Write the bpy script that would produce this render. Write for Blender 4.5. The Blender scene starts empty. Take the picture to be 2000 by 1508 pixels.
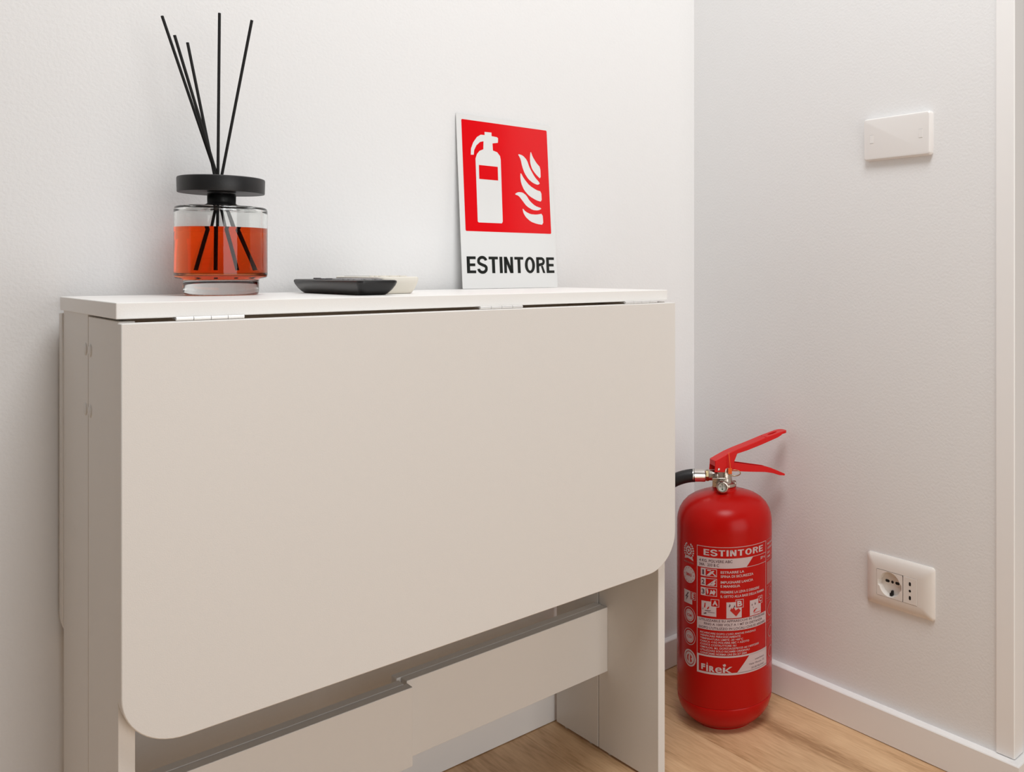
import bpy, bmesh, math, random
from mathutils import Vector, Matrix

# ---------------------------------------------------------------- camera, world, light, exposure
sc = bpy.context.scene
COL = sc.collection
CAM = (-1.1441, -1.1614, 0.7342)
YAW, PITCH, ROLL, FPX = 0.7955, 0.0, 0.0, 1662.5
cd = bpy.data.cameras.new('camera')
cd.sensor_width = 36.0
cd.lens = FPX / 2000.0 * 36.0
cd.shift_x = (1000.0 - 1385.0) / 2000.0
cd.shift_y = (526.9 - 754.0) / 2000.0
cd.clip_start = 0.02
cam = bpy.data.objects.new('camera', cd)
COL.objects.link(cam)
fw = Vector((math.sin(YAW) * math.cos(PITCH), math.cos(YAW) * math.cos(PITCH), math.sin(PITCH)))
rt = Vector((math.cos(YAW), -math.sin(YAW), 0))
up = rt.cross(fw)
rt2 = rt * math.cos(ROLL) + up * math.sin(ROLL)
up2 = up * math.cos(ROLL) - rt * math.sin(ROLL)
cam.matrix_world = Matrix(((rt2.x, up2.x, -fw.x, CAM[0]), (rt2.y, up2.y, -fw.y, CAM[1]),
                           (rt2.z, up2.z, -fw.z, CAM[2]), (0, 0, 0, 1)))
sc.camera = cam

world = bpy.data.worlds.new('world')
sc.world = world
world.use_nodes = True
bg = world.node_tree.nodes['Background']
bg.inputs['Color'].default_value = (0.90, 0.95, 1.0, 1)
bg.inputs['Strength'].default_value = 0.05

def area(name, loc, target, size, energy, color, shape='DISK'):
    l = bpy.data.lights.new(name, 'AREA')
    l.shape = shape
    l.size = size
    l.energy = energy
    l.color = color
    o = bpy.data.objects.new(name, l)
    COL.objects.link(o)
    o.location = loc
    d = Vector(target) - Vector(loc)
    o.rotation_euler = d.to_track_quat('-Z', 'Y').to_euler()
    return o

area('hanging_lamp', (-0.70, -0.85, 2.12), (-0.70, -0.85, 0), 0.80, 18.6, (0.955, 0.98, 1.0))
area('front_fill', (-0.60, -2.45, 0.80), (-0.50, 0, 0.55), 1.45, 18.6, (1.0, 0.985, 0.965), 'SQUARE')  # added soft fill from the camera side, no real window

sc.view_settings.view_transform = 'Standard'
sc.view_settings.look = 'None'
sc.view_settings.gamma = 1.0
sc.view_settings.use_curve_mapping = False
sc.view_settings.exposure = 0.0

# ---------------------------------------------------------------- materials
def srgb(r, g, b):
    f = lambda c: (c / 255 / 12.92) if c / 255 <= 0.04045 else ((c / 255 + 0.055) / 1.055) ** 2.4
    return (f(r), f(g), f(b), 1)

def mat(name, col, rough=0.5, metal=0.0, bump=0.0, bscale=300.0, spec=0.5, coat=0.0, vary=0.0, trans=0.0, ior=1.45):
    m = bpy.data.materials.new(name)
    m.use_nodes = True
    nt = m.node_tree
    b = nt.nodes['Principled BSDF']
    b.inputs['Base Color'].default_value = col
    b.inputs['Roughness'].default_value = rough
    b.inputs['Metallic'].default_value = metal
    b.inputs['Specular IOR Level'].default_value = spec
    b.inputs['Coat Weight'].default_value = coat
    b.inputs['Transmission Weight'].default_value = trans
    b.inputs['IOR'].default_value = ior
    tc = nt.nodes.new('ShaderNodeTexCoord')
    n = nt.nodes.new('ShaderNodeTexNoise')
    n.inputs['Scale'].default_value = bscale
    n.inputs['Detail'].default_value = 3
    nt.links.new(tc.outputs['Object'], n.inputs['Vector'])
    if bump > 0:
        bp = nt.nodes.new('ShaderNodeBump')
        bp.inputs['Strength'].default_value = bump
        bp.inputs['Distance'].default_value = 0.001
        nt.links.new(n.outputs['Fac'], bp.inputs['Height'])
        nt.links.new(bp.outputs['Normal'], b.inputs['Normal'])
    if vary > 0:
        mx = nt.nodes.new('ShaderNodeMix')
        mx.data_type = 'RGBA'
        mx.inputs['A'].default_value = tuple(c * (1 - vary) for c in col[:3]) + (1,)
        mx.inputs['B'].default_value = tuple(min(1, c * (1 + vary)) for c in col[:3]) + (1,)
        nt.links.new(n.outputs['Fac'], mx.inputs['Factor'])
        nt.links.new(mx.outputs['Result'], b.inputs['Base Color'])
    return m

M = {}
M['wall'] = mat('wall_paint', (0.85, 0.845, 0.84, 1), 0.75, bump=0.35, bscale=260)
M['light_block'] = mat('light_block_dark', (0.07, 0.07, 0.07, 1), 0.75, bump=0.35, bscale=260)  # near-black, so the added left wall throws back little light
M['trim'] = mat('white_trim', (0.93, 0.915, 0.90, 1), 0.35)
M['ceil'] = mat('ceiling_paint', (0.85, 0.84, 0.82, 1), 0.8)
M['melamine'] = mat('white_melamine', (0.82, 0.79, 0.75, 1), 0.42, bump=0.12, bscale=900)
M['melamine_top'] = mat('tabletop_melamine', (0.92, 0.90, 0.87, 1), 0.38, bump=0.12, bscale=900)
M['steel'] = mat('hinge_steel', (0.86, 0.84, 0.82, 1), 0.48, metal=0.75)
M['screwcap'] = mat('pale_screw_cap', (0.76, 0.735, 0.70, 1), 0.4)
M['cap'] = mat('plastic_cap', (0.60, 0.585, 0.56, 1), 0.4)
M['red'] = mat('red_enamel', (0.47, 0.006, 0.004, 1), 0.27, spec=0.20, bump=0.02, bscale=120)
M['redhandle'] = mat('red_powder_coat', (0.66, 0.008, 0.008, 1), 0.33, spec=0.28)
M['nickel'] = mat('nickel', (0.56, 0.50, 0.44, 1), 0.25, metal=1.0, bump=0.3, bscale=400)
M['chrome'] = mat('chrome', (0.85, 0.82, 0.79, 1), 0.22, metal=1.0)
M['brass'] = mat('brass', (0.45, 0.36, 0.20, 1), 0.3, metal=1.0)
M['rubber'] = mat('black_rubber', (0.012, 0.012, 0.013, 1), 0.45, bump=0.3, bscale=900)
M['orange'] = mat('orange_plastic', (0.85, 0.13, 0.02, 1), 0.4)
M['lprint'] = mat('label_print', (0.56, 0.44, 0.44, 1), 0.3)
M['ldark'] = mat('label_ink', (0.10, 0.05, 0.06, 1), 0.35)
M['lred'] = mat('label_red', (0.47, 0.006, 0.004, 1), 0.3)
M['lfaint'] = mat('label_faint', (0.40, 0.12, 0.11, 1), 0.3)
M['blacklid'] = mat('black_satin_plastic', (0.016, 0.016, 0.017, 1), 0.42, bump=0.1, bscale=700)
M['reed'] = mat('black_reed', (0.008, 0.007, 0.007, 1), 0.75, bump=0.3, bscale=900)
M['remote'] = mat('black_plastic', (0.014, 0.013, 0.013, 1), 0.33)
M['key'] = mat('remote_key', (0.35, 0.34, 0.35, 1), 0.4)
M['keydark'] = mat('dark_key', (0.05, 0.045, 0.05, 1), 0.4)
M['ivory'] = mat('ivory_plastic', (0.80, 0.755, 0.67, 1), 0.4)
M['lcd'] = mat('grey_display', (0.35, 0.33, 0.30, 1), 0.2)
M['plate'] = mat('white_plate', (0.82, 0.77, 0.72, 1), 0.28)
M['blank'] = mat('blank_plate', (0.84, 0.81, 0.785, 1), 0.3)
M['hole'] = mat('dark_hole', (0.006, 0.005, 0.005, 1), 0.6)
M['signwhite'] = mat('sign_white', (0.80, 0.80, 0.79, 1), 0.22)
M['signred'] = mat('sign_red', (0.78, 0.004, 0.008, 1), 0.16)
M['signblack'] = mat('sign_black', (0.010, 0.012, 0.010, 1), 0.3)
M['signedge'] = mat('sign_edge', (0.5, 0.5, 0.5, 1), 0.4, metal=0.6)
M['gaugeface'] = mat('gauge_face', (0.62, 0.64, 0.60, 1), 0.3)
M['gauget'] = mat('gauge_mark', (0.05, 0.12, 0.06, 1), 0.4)

def glass_mat(name, col, ior, dens=0.0, vcol=None):
    m = bpy.data.materials.new(name)
    m.use_nodes = True
    nt = m.node_tree
    b = nt.nodes['Principled BSDF']
    b.inputs['Base Color'].default_value = col
    b.inputs['Roughness'].default_value = 0.0
    b.inputs['Transmission Weight'].default_value = 1.0
    b.inputs['IOR'].default_value = ior
    if dens:
        v = nt.nodes.new('ShaderNodeVolumeAbsorption')
        v.inputs['Color'].default_value = vcol
        v.inputs['Density'].default_value = dens
        nt.links.new(v.outputs[0], nt.nodes['Material Output'].inputs['Volume'])
    return m
M['glass'] = glass_mat('clear_glass', (0.97, 0.985, 0.975, 1), 1.45)
M['liquid'] = glass_mat('red_fragrance', (1, 1, 1, 1), 1.36 / 1.45, 62.0, (0.992, 0.52, 0.02, 1))
M['liquid_top'] = glass_mat('red_fragrance_surface', (1, 1, 1, 1), 1.36, 62.0, (0.992, 0.52, 0.02, 1))

def wood():
    m = bpy.data.materials.new('oak_laminate')
    m.use_nodes = True
    nt = m.node_tree
    N, L = nt.nodes, nt.links
    b = N['Principled BSDF']
    b.inputs['Roughness'].default_value = 0.42
    tc = N.new('ShaderNodeTexCoord')
    oi = N.new('ShaderNodeObjectInfo')
    mul = N.new('ShaderNodeVectorMath'); mul.operation = 'SCALE'
    comb = N.new('ShaderNodeCombineXYZ')
    L.new(oi.outputs['Random'], comb.inputs[0]); L.new(oi.outputs['Random'], comb.inputs[1])
    L.new(comb.outputs[0], mul.inputs[0]); mul.inputs['Scale'].default_value = 17.0
    add = N.new('ShaderNodeVectorMath'); add.operation = 'ADD'
    L.new(tc.outputs['Object'], add.inputs[0]); L.new(mul.outputs[0], add.inputs[1])
    mp = N.new('ShaderNodeMapping'); mp.inputs['Scale'].default_value = (1.0, 0.10, 1.0)
    L.new(add.outputs[0], mp.inputs['Vector'])
    n1 = N.new('ShaderNodeTexNoise'); n1.inputs['Scale'].default_value = 26; n1.inputs['Detail'].default_value = 6
    n1.inputs['Distortion'].default_value = 0.6
    n2 = N.new('ShaderNodeTexNoise'); n2.inputs['Scale'].default_value = 260; n2.inputs['Detail'].default_value = 4
    n3 = N.new('ShaderNodeTexNoise'); n3.inputs['Scale'].default_value = 7; n3.inputs['Detail'].default_value = 2
    for n in (n1, n2, n3):
        L.new(mp.outputs[0], n.inputs['Vector'])
    r = N.new('ShaderNodeValToRGB')
    e = r.color_ramp.elements
    e[0].position = 0.30; e[0].color = (0.44, 0.25, 0.12, 1)
    e[1].position = 0.72; e[1].color = (0.80, 0.54, 0.31, 1)
    k = e.new(0.48); k.color = (0.66, 0.415, 0.225, 1)
    ma = N.new('ShaderNodeMath'); ma.operation = 'MULTIPLY_ADD'
    L.new(n2.outputs['Fac'], ma.inputs[0]); ma.inputs[1].default_value = 0.55
    L.new(n1.outputs['Fac'], ma.inputs[2])
    mb = N.new('ShaderNodeMath'); mb.operation = 'MULTIPLY_ADD'
    L.new(n3.outputs['Fac'], mb.inputs[0]); mb.inputs[1].default_value = 0.3
    L.new(ma.outputs[0], mb.inputs[2])
    mc = N.new('ShaderNodeMath'); mc.operation = 'SUBTRACT'
    L.new(mb.outputs[0], mc.inputs[0]); mc.inputs[1].default_value = 0.41
    L.new(mc.outputs[0], r.inputs['Fac'])
    L.new(r.outputs['Color'], b.inputs['Base Color'])
    bp = N.new('ShaderNodeBump'); bp.inputs['Strength'].default_value = 0.15; bp.inputs['Distance'].default_value = 0.001
    L.new(n2.outputs['Fac'], bp.inputs['Height']); L.new(bp.outputs['Normal'], b.inputs['Normal'])
    return m
M['wood'] = wood()
M['subfloor'] = mat('dark_joint', (0.05, 0.03, 0.02, 1), 0.8)

# ---------------------------------------------------------------- helpers
def link(name, me, m=None, parent=None, smooth=False, **props):
    o = bpy.data.objects.new(name, me)
    COL.objects.link(o)
    if m is not None and not me.materials:
        me.materials.append(m)
    if parent is not None:
        o.parent = parent
    if smooth:
        for p in me.polygons:
            p.use_smooth = True
    for k, v in props.items():
        o[k] = v
    return o

def bm_mesh(bm, name):
    bmesh.ops.recalc_face_normals(bm, faces=bm.faces)
    me = bpy.data.meshes.new(name)
    bm.to_mesh(me)
    bm.free()
    return me

def obj(name, bm, m, parent=None, smooth=False, bev=0.0, seg=2, auto=None, **props):
    o = link(name, bm_mesh(bm, name), m, parent, smooth or auto is not None, **props)
    if bev:
        md = o.modifiers.new('bevel', 'BEVEL')
        md.width = bev
        md.segments = seg
        md.limit_method = 'ANGLE'
        md.angle_limit = math.radians(40)
    if auto is not None:
        me = o.data
        b2 = bmesh.new(); b2.from_mesh(me)
        for e in b2.edges:
            if len(e.link_faces) == 2 and e.calc_face_angle(0) > math.radians(auto):
                e.smooth = False
        b2.to_mesh(me); b2.free()
    return o

def add_box(bm, x0, x1, y0, y1, z0, z1, mtx=None):
    vs = [bm.verts.new((x, y, z)) for x in (x0, x1) for y in (y0, y1) for z in (z0, z1)]
    if mtx is not None:
        for v in vs:
            v.co = mtx @ v.co
    for f in ((0, 1, 3, 2), (4, 6, 7, 5), (0, 4, 5, 1), (2, 3, 7, 6), (0, 2, 6, 4), (1, 5, 7, 3)):
        bm.faces.new([vs[i] for i in f])
    return vs

def box(name, x0, x1, y0, y1, z0, z1, m, parent=None, bev=0.0, **props):
    bm = bmesh.new()
    add_box(bm, x0, x1, y0, y1, z0, z1)
    return obj(name, bm, m, parent, bev=bev, **props)

def add_lathe(bm, prof, n=48, mtx=None, closed=False):
    """prof: list of (r, z). r==0 ends become poles."""
    rings = []
    for r, z in prof:
        if r < 1e-7:
            v = bm.verts.new((0, 0, z)); rings.append([v])
        else:
            rings.append([bm.verts.new((r * math.cos(2 * math.pi * i / n), r * math.sin(2 * math.pi * i / n), z)) for i in range(n)])
    pairs = list(zip(rings[:-1], rings[1:]))
    if closed:
        pairs.append((rings[-1], rings[0]))
    for a, b in pairs:
        for i in range(n):
            j = (i + 1) % n
            if len(a) == 1 and len(b) == 1:
                continue
            if len(a) == 1:
                bm.faces.new((a[0], b[i], b[j]))
            elif len(b) == 1:
                bm.faces.new((a[i], b[0], a[j]))
            else:
                bm.faces.new((a[i], b[i], b[j], a[j]))
    if mtx is not None:
        for rr in rings:
            for v in rr:
                v.co = mtx @ v.co

def aim(p, d):
    """matrix putting local z along d at p"""
    q = Vector(d).normalized().to_track_quat('Z', 'Y')
    return Matrix.Translation(Vector(p)) @ q.to_matrix().to_4x4()

def add_prism(bm, pts, y0, y1, mtx=None):
    """pts (x,z) polygon extruded in y"""
    a = [bm.verts.new((x, y0, z)) for x, z in pts]
    b = [bm.verts.new((x, y1, z)) for x, z in pts]
    if mtx is not None:
        for v in a + b:
            v.co = mtx @ v.co
    n = len(pts)
    bm.faces.new(a); bm.faces.new(b[::-1])
    for i in range(n):
        j = (i + 1) % n
        bm.faces.new((a[i], b[i], b[j], a[j]))

def add_tube(bm, pts, r, n=16, cap=True):
    pts = [Vector(p) for p in pts]
    rings = []
    prev = None
    for i, p in enumerate(pts):
        t = (pts[min(i + 1, len(pts) - 1)] - pts[max(i - 1, 0)]).normalized()
        if prev is None:
            u = t.orthogonal().normalized()
        else:
            u = (prev - t * prev.dot(t)).normalized()
        prev = u
        w = t.cross(u)
        rr = r[i] if isinstance(r, (list, tuple)) else r
        rings.append([bm.verts.new(p + (u * math.cos(2 * math.pi * k / n) + w * math.sin(2 * math.pi * k / n)) * rr) for k in range(n)])
    for a, b in zip(rings[:-1], rings[1:]):
        for k in range(n):
            j = (k + 1) % n
            bm.faces.new((a[k], a[j], b[j], b[k]))
    if cap:
        bm.faces.new(rings[0][::-1]); bm.faces.new(rings[-1])

def bez(p0, p1, p2, p3, n=14):
    P = [Vector(p) for p in (p0, p1, p2, p3)]
    return [P[0] * (1 - t) ** 3 + P[1] * 3 * t * (1 - t) ** 2 + P[2] * 3 * t * t * (1 - t) + P[3] * t ** 3 for t in [i / n for i in range(n + 1)]]

def rrect(x0, x1, z0, z1, r, corners=(1, 1, 1, 1), n=10):
    """rounded rectangle, corners: bl, br, tr, tl"""
    out = []
    for (cx, cz, a0, on) in ((x0 + r, z0 + r, 180, corners[0]), (x1 - r, z0 + r, 270, corners[1]),
                             (x1 - r, z1 - r, 0, corners[2]), (x0 + r, z1 - r, 90, corners[3])):
        if on:
            for i in range(n + 1):
                a = math.radians(a0 + 90 * i / n)
                out.append((cx + r * math.cos(a), cz + r * math.sin(a)))
        else:
            sx = x0 if a0 in (180, 90) else x1
            sz = z0 if a0 in (180, 270) else z1
            out.append((sx, sz))
    return out

def empty(name, loc, rz=0.0, **props):
    o = bpy.data.objects.new(name, None)
    COL.objects.link(o)
    o.location = loc
    o.rotation_euler = (0, 0, rz)
    o.empty_display_size = 0.05
    for k, v in props.items():
        o[k] = v
    return o

def text_tris(s, bold=0.0, spacing=1.0):
    """(verts, faces) of flat text, from Blender's built-in font"""
    cu = bpy.data.curves.new('t', 'FONT')
    cu.body = s
    cu.size = 1.0
    cu.offset = bold
    cu.space_character = spacing
    cu.resolution_u = 3
    o = bpy.data.objects.new('t', cu)
    COL.objects.link(o)
    dg = bpy.context.evaluated_depsgraph_get()
    dg.update()
    me = bpy.data.meshes.new_from_object(o.evaluated_get(dg))
    vs = [(v.co.x, v.co.y) for v in me.vertices]
    fs = [tuple(p.vertices) for p in me.polygons]
    bpy.data.objects.remove(o)
    bpy.data.curves.remove(cu)
    bpy.data.meshes.remove(me)
    return vs, fs

_tc = {}
def fit_text(s, x0, x1, z0, z1, bold=0.0, spacing=1.0):
    """text scaled so its ink fills the box"""
    k = (s, bold, spacing)
    if k not in _tc:
        _tc[k] = text_tris(s, bold, spacing)
    vs, fs = _tc[k]
    ax, bx = min(v[0] for v in vs), max(v[0] for v in vs)
    az, bz = min(v[1] for v in vs), max(v[1] for v in vs)
    return [(x0 + (v[0] - ax) / (bx - ax) * (x1 - x0), z0 + (v[1] - az) / (bz - az) * (z1 - z0)) for v in vs], fs

def stroke(pts, w):
    """a flat line of even width through pts, mitred, as quads"""
    n = len(pts)
    left, right = [], []
    for i, (x, y) in enumerate(pts):
        x0, y0 = pts[max(i - 1, 0)]; x1, y1 = pts[min(i + 1, n - 1)]
        dx, dy = x1 - x0, y1 - y0
        d = math.hypot(dx, dy) or 1
        left.append((x - dy / d * w / 2, y + dx / d * w / 2)); right.append((x + dy / d * w / 2, y - dx / d * w / 2))
    return left + right, [(i, i + 1, n + i + 1, n + i) for i in range(n - 1)]
def _arc(cx, cy, rx, ry, a0, a1, n=14):
    return [(cx + rx * math.cos(math.radians(a0 + (a1 - a0) * i / n)), cy + ry * math.sin(math.radians(a0 + (a1 - a0) * i / n))) for i in range(n + 1)]
def _q(x0, x1, z0, z1):
    return [(x0, z0), (x1, z0), (x1, z1), (x0, z1)], [(0, 1, 2, 3)]
def glyph(c, v=0.145, h=0.125):
    """plain grotesque capitals, height 1; returns parts and width"""
    if c == 'E':
        return [_q(0, v, 0, 1), _q(v, .58, 0, h), _q(v, .58, 1 - h, 1), _q(v, .54, .5 - h / 2, .5 + h / 2)], .58
    if c == 'T':
        return [_q(0, .62, 1 - h, 1), _q(.31 - v / 2, .31 + v / 2, 0, 1 - h)], .62
    if c == 'I':
        return [_q(0, v, 0, 1)], v
    if c == 'N':
        return [_q(0, v * .93, 0, 1), _q(.62 - v * .93, .62, 0, 1), ([(0, 1), (v * 1.05, 1), (.62, 0), (.62 - v * 1.05, 0)], [(0, 1, 2, 3)])], .62
    if c == 'O':
        n = 36
        o = _arc(.36, .5, .36, .515, 0, 360, n)[:-1]; i = _arc(.36, .5, .36 - v, .515 - h, 0, 360, n)[:-1]
        return [(o + i, [(k, (k + 1) % n, n + (k + 1) % n, n + k) for k in range(n)])], .72
    if c == 'R':
        bowl = [(.14, 1 - h / 2), (.36, 1 - h / 2)] + _arc(.37, .735, .17, .265 - h / 2, 90, -90, 12) + [(.14, .47 + h / 2 - .062)]
        return [_q(0, v, 0, 1), stroke(bowl, h * 1.05), ([(.33, .44), (.47, .47), (.63, 0), (.47, 0)], [(0, 1, 2, 3)])], .63
    if c == 'S':
        w = h * 1.08
        p = _arc(.32, .735, .245, .215, 8, 180, 14) + _arc(.32, .70, .245, .17, 190, 232, 6)
        q = [(.32, .50)]
        t = _arc(.32, .305, .25, .175, 52, -8, 8) + _arc(.32, .27, .25, .22, -12, -178, 14)
        return [stroke(p + q + t, w)], .64
    raise ValueError(c)
def plain_word(word, x0, x1, z0, z1, gap=0.10, v=0.20, h=0.165):
    """parts of the word fitted to a box"""
    tot = sum(glyph(c, v, h)[1] for c in word) + gap * (len(word) - 1)
    k = (x1 - x0) / tot
    out, x = [], x0
    for c in word:
        ps, w = glyph(c, v, h)
        for vs, fs in ps:
            out.append(([(x + a * k, z0 + b * (z1 - z0)) for a, b in vs], fs))
        x += (w + gap) * k
    return out

# ---------------------------------------------------------------- the room
fl = box('floor', -3.2, 1.6, -3.4, 0.12, -0.06, -0.008, M['subfloor'], kind='structure')
random.seed(5)
PW, PL = 0.192, 1.28
pm = {}
x = -2.50
row = 0
while x < 1.2:
    y = 0.0 - (0.0 if row % 3 == 0 else (0.83 if row % 3 == 1 else 0.45))
    ys = [0.0]
    yy = -([1.28, 0.52, 0.92][row % 3])
    while yy > -2.7:
        ys.append(yy); yy -= PL
    ys.append(-2.7)
    for a, b in zip(ys[:-1], ys[1:]):
        x1 = min(x + PW, 1.2)
        w, l = round(x1 - x - 0.0003, 4), round(a - b - 0.0003, 4)
        if (w, l) not in pm:
            bm = bmesh.new()
            z, c = 0.0, 0.0003
            lo = [bm.verts.new(p) for p in ((0, 0, -0.008), (w, 0, -0.008), (w, -l, -0.008), (0, -l, -0.008))]
            md = [bm.verts.new(p) for p in ((0, 0, -c), (w, 0, -c), (w, -l, -c), (0, -l, -c))]
            hi = [bm.verts.new(p) for p in ((c, -c, 0), (w - c, -c, 0), (w - c, -l + c, 0), (c, -l + c, 0))]
            bm.faces.new(lo[::-1]); bm.faces.new(hi)
            for i in range(4):
                j = (i + 1) % 4
                bm.faces.new((lo[i], lo[j], md[j], md[i])); bm.faces.new((md[i], md[j], hi[j], hi[i]))
            me = bm_mesh(bm, 'plank')
            me.materials.append(M['wood'])
            pm[(w, l)] = me
        o = link('plank', pm[(w, l)], parent=fl)
        o.location = (x + 0.00015, a - 0.00015, 0)
    x += PW
    row += 1

XE = -0.6345         # the free end of the right-hand wall
WALLH = 2.62
box('wall_back', -3.0, 0.0, 0.0, 0.10, -0.008, WALLH, M['wall'], kind='structure')
box('wall_right', 0.0, 1.2, XE, 0.10, -0.008, WALLH, M['wall'], kind='structure')
box('left_light_block', -2.40, -2.30, -2.7, 0.0, -0.008, WALLH, M['light_block'], kind='structure')  # unseen dark wall, added to cut ambient light from the left
box('ceiling', -3.0, 1.2, -2.7, 0.10, WALLH, WALLH + 0.08, M['ceil'], kind='structure')

# skirting boards: flat face, slightly rounded top edge
BT, BH = 0.013, 0.0518
def skirting(name, pts):
    """pts: list of ((x,y) wall line point, (x,y) offset point)"""
    bm = bmesh.new()
    r = []
    for (wx, wy), (ox, oy) in pts:
        dx, dy = ox - wx, oy - wy
        prof = [(0, 0.0012), (1, 0.0012), (1, BH - 0.0018), (0.93, BH - 0.0006), (0.82, BH), (0, BH)]
        r.append([bm.verts.new((wx + dx * u, wy + dy * u, z)) for u, z in prof])
    for a, b in zip(r[:-1], r[1:]):
        for i in range(6):
            j = (i + 1) % 6
            bm.faces.new((a[i], a[j], b[j], b[i]))
    bm.faces.new(r[0]); bm.faces.new(r[-1][::-1])
    return obj(name, bm, M['trim'], kind='structure')
skirting('baseboard_back', [((-3.0, 0), (-3.0, -BT)), ((0, 0), (-BT, -BT))])
skirting('baseboard_right', [((0, 0), (-BT, -BT)), ((0, XE), (-BT, XE - BT))])
skirting('baseboard_end', [((0, XE), (-BT, XE - BT)), ((1.2, XE), (1.2, XE - BT))])

# white corner guard on the free end of the wall
bm = bmesh.new()
g, w = 0.0022, 0.0255
pts = [(0, XE + w), (-g * 0.6, XE + w), (-g, XE + w - 0.0012), (-g, XE - g + 0.0012), (-g + 0.0012, XE - g), (w - 0.0012, XE - g), (w, XE - g * 0.6), (w, XE), (0, XE)]
lo = [bm.verts.new((a, b, BH + 0.0015)) for a, b in pts]
hi = [bm.verts.new((a, b, WALLH)) for a, b in pts]
for i in range(len(pts)):
    j = (i + 1) % len(pts)
    bm.faces.new((lo[i], lo[j], hi[j], hi[i]))
bm.faces.new(lo[::-1]); bm.faces.new(hi)
obj('trim_1', bm, M['trim'], kind='structure')

# ---------------------------------------------------------------- gate-leg table
H, TT = 0.7054, 0.0146
XL, XR = -0.9793, -0.3185
YB, YF = -0.0200, -0.2702
T = empty('folding_table', (-0.7, 0, 0), 0.0108,
          label='white drop-leaf gateleg table folded flat against the wall', category='table')
def L(x):
    return x + 0.7
top = box('tabletop', L(XL), L(XR), YF, YB, H - TT, H, M['melamine_top'], T, bev=0.0009)
ZT, LH = H - TT - 0.0033, 0.3742
def leaf(x0, x1, yo, yi):
    bm = bmesh.new()
    add_prism(bm, rrect(L(x0), L(x1), ZT - LH, ZT, 0.050, (1, 1, 0, 0), 14), yo, yi)
    return obj('drop_leaf', bm, M['melamine'], T, bev=0.0009, auto=35)
leaf(-0.9780, -0.3155, YF - 0.0132, YF - 0.0132 + TT)
leaf(-0.9785, -0.3165, YB + 0.0100 - TT, YB + 0.0100)

PT = 0.0128
XPL, XPR = -0.9770, -0.3210
SL, SR = -0.1465, -0.1325         # seams between the two panels of each end
FY = YF - 0.0132 + TT + 0.0014     # front edge of the front panels
def panel(x0, y0, y1, ztop, name='leg_panel'):
    o = box(name, L(x0), L(x0) + PT, y0, y1, 0.0035, ztop, M['melamine'], T, bev=0.0006)
    me_list = []
    for yy in (y0 + 0.022, y1 - 0.022):
        bm = bmesh.new()
        add_lathe(bm, [(0, 0.0), (0.0042, 0.0), (0.005, 0.0012), (0.005, 0.0036), (0, 0.0036)], 16, Matrix.Translation((L(x0) + PT / 2, yy, 0)))
        obj('foot_glide', bm, M['cap'], o, smooth=False)
    return o
LF = panel(XPL, FY, SL - 0.0012, H - TT - 0.0022)
LB = panel(XPL, SL + 0.0008, YB - 0.0055, H - TT)
RF = panel(XPR - PT, FY, SR - 0.0012, H - TT - 0.0022)
RB = panel(XPR - PT, SR + 0.0008, YB - 0.0055, H - TT)
# round screw caps beside the seam
def caps(par, x, y, zs, sgn):
    for z in zs:
        bm = bmesh.new()
        add_lathe(bm, [(0, 0), (0.0062, 0), (0.0062, 0.0006), (0.0055, 0.0010), (0, 0.0011)], 24,
                  aim((L(x), y, z), (sgn, 0, 0)))
        obj('screw_cap', bm, M['screwcap'], par, auto=40)
for par, y in ((LF, -0.1568), (LB, -0.1358)):
    caps(par, XPL, y, (0.6563, 0.5975), -1)
for par, y in ((RF, -0.1430), (RB, -0.1220)):
    caps(par, XPR, y, (0.6540, 0.5930), 1)
# rails: lower ones show under the leaf, upper ones carry the hinges of the gates
XM = -0.6560
RT = 0.0140
zr0, zr1 = 0.1270, 0.2238
IL, IR = XPL + PT, XPR - PT
for (x0, x1, y) in ((IL, XM, -0.1745), (XM + 0.002, IR, -0.1546), (IL, XM - 0.004, -0.1591), (XM - 0.004, IR, -0.1394)):
    for z0, z1 in ((zr0, zr1), (0.560, 0.655)):
        box('rail', L(x0), L(x1), y, y + RT, z0, z1, M['melamine'], T, bev=0.0007)
# back of the top frame
box('apron', L(IL), L(IR), -0.0545, -0.0405, 0.600, H - TT, M['melamine'], T, bev=0.0007)
# hinges in the gap between top and leaves
def hinge(x0, x1, y, zc):
    n = 4
    r = 0.0020
    base = bmesh.new()
    s = 1 if y < -0.15 else -1
    add_box(base, L(x0), L(x1), y, y + s * 0.0115, zc - 0.0005, zc + 0.0005)
    h = obj('hinge', base, M['steel'], T)
    w = (x1 - x0) / n
    for i in range(n):
        b = bmesh.new()
        add_lathe(b, [(0, 0), (r * 0.9, 0), (r, 0.0002), (r, w - 0.0005), (r * 0.9, w - 0.0003), (0, w - 0.0003)], 16,
                  aim((L(x0 + i * w + 0.0001), y, zc), (1, 0, 0)))
        obj('knuckle', b, M['steel'], h, auto=40)
for x0, x1 in ((-0.9344, -0.8772), (-0.6235, -0.5650), (-0.4010, -0.3420)):
    hinge(x0, x1, YF - 0.0030, H - TT - 0.0013)
    hinge(x0, x1, YB + 0.0030, H - TT - 0.0013)

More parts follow.
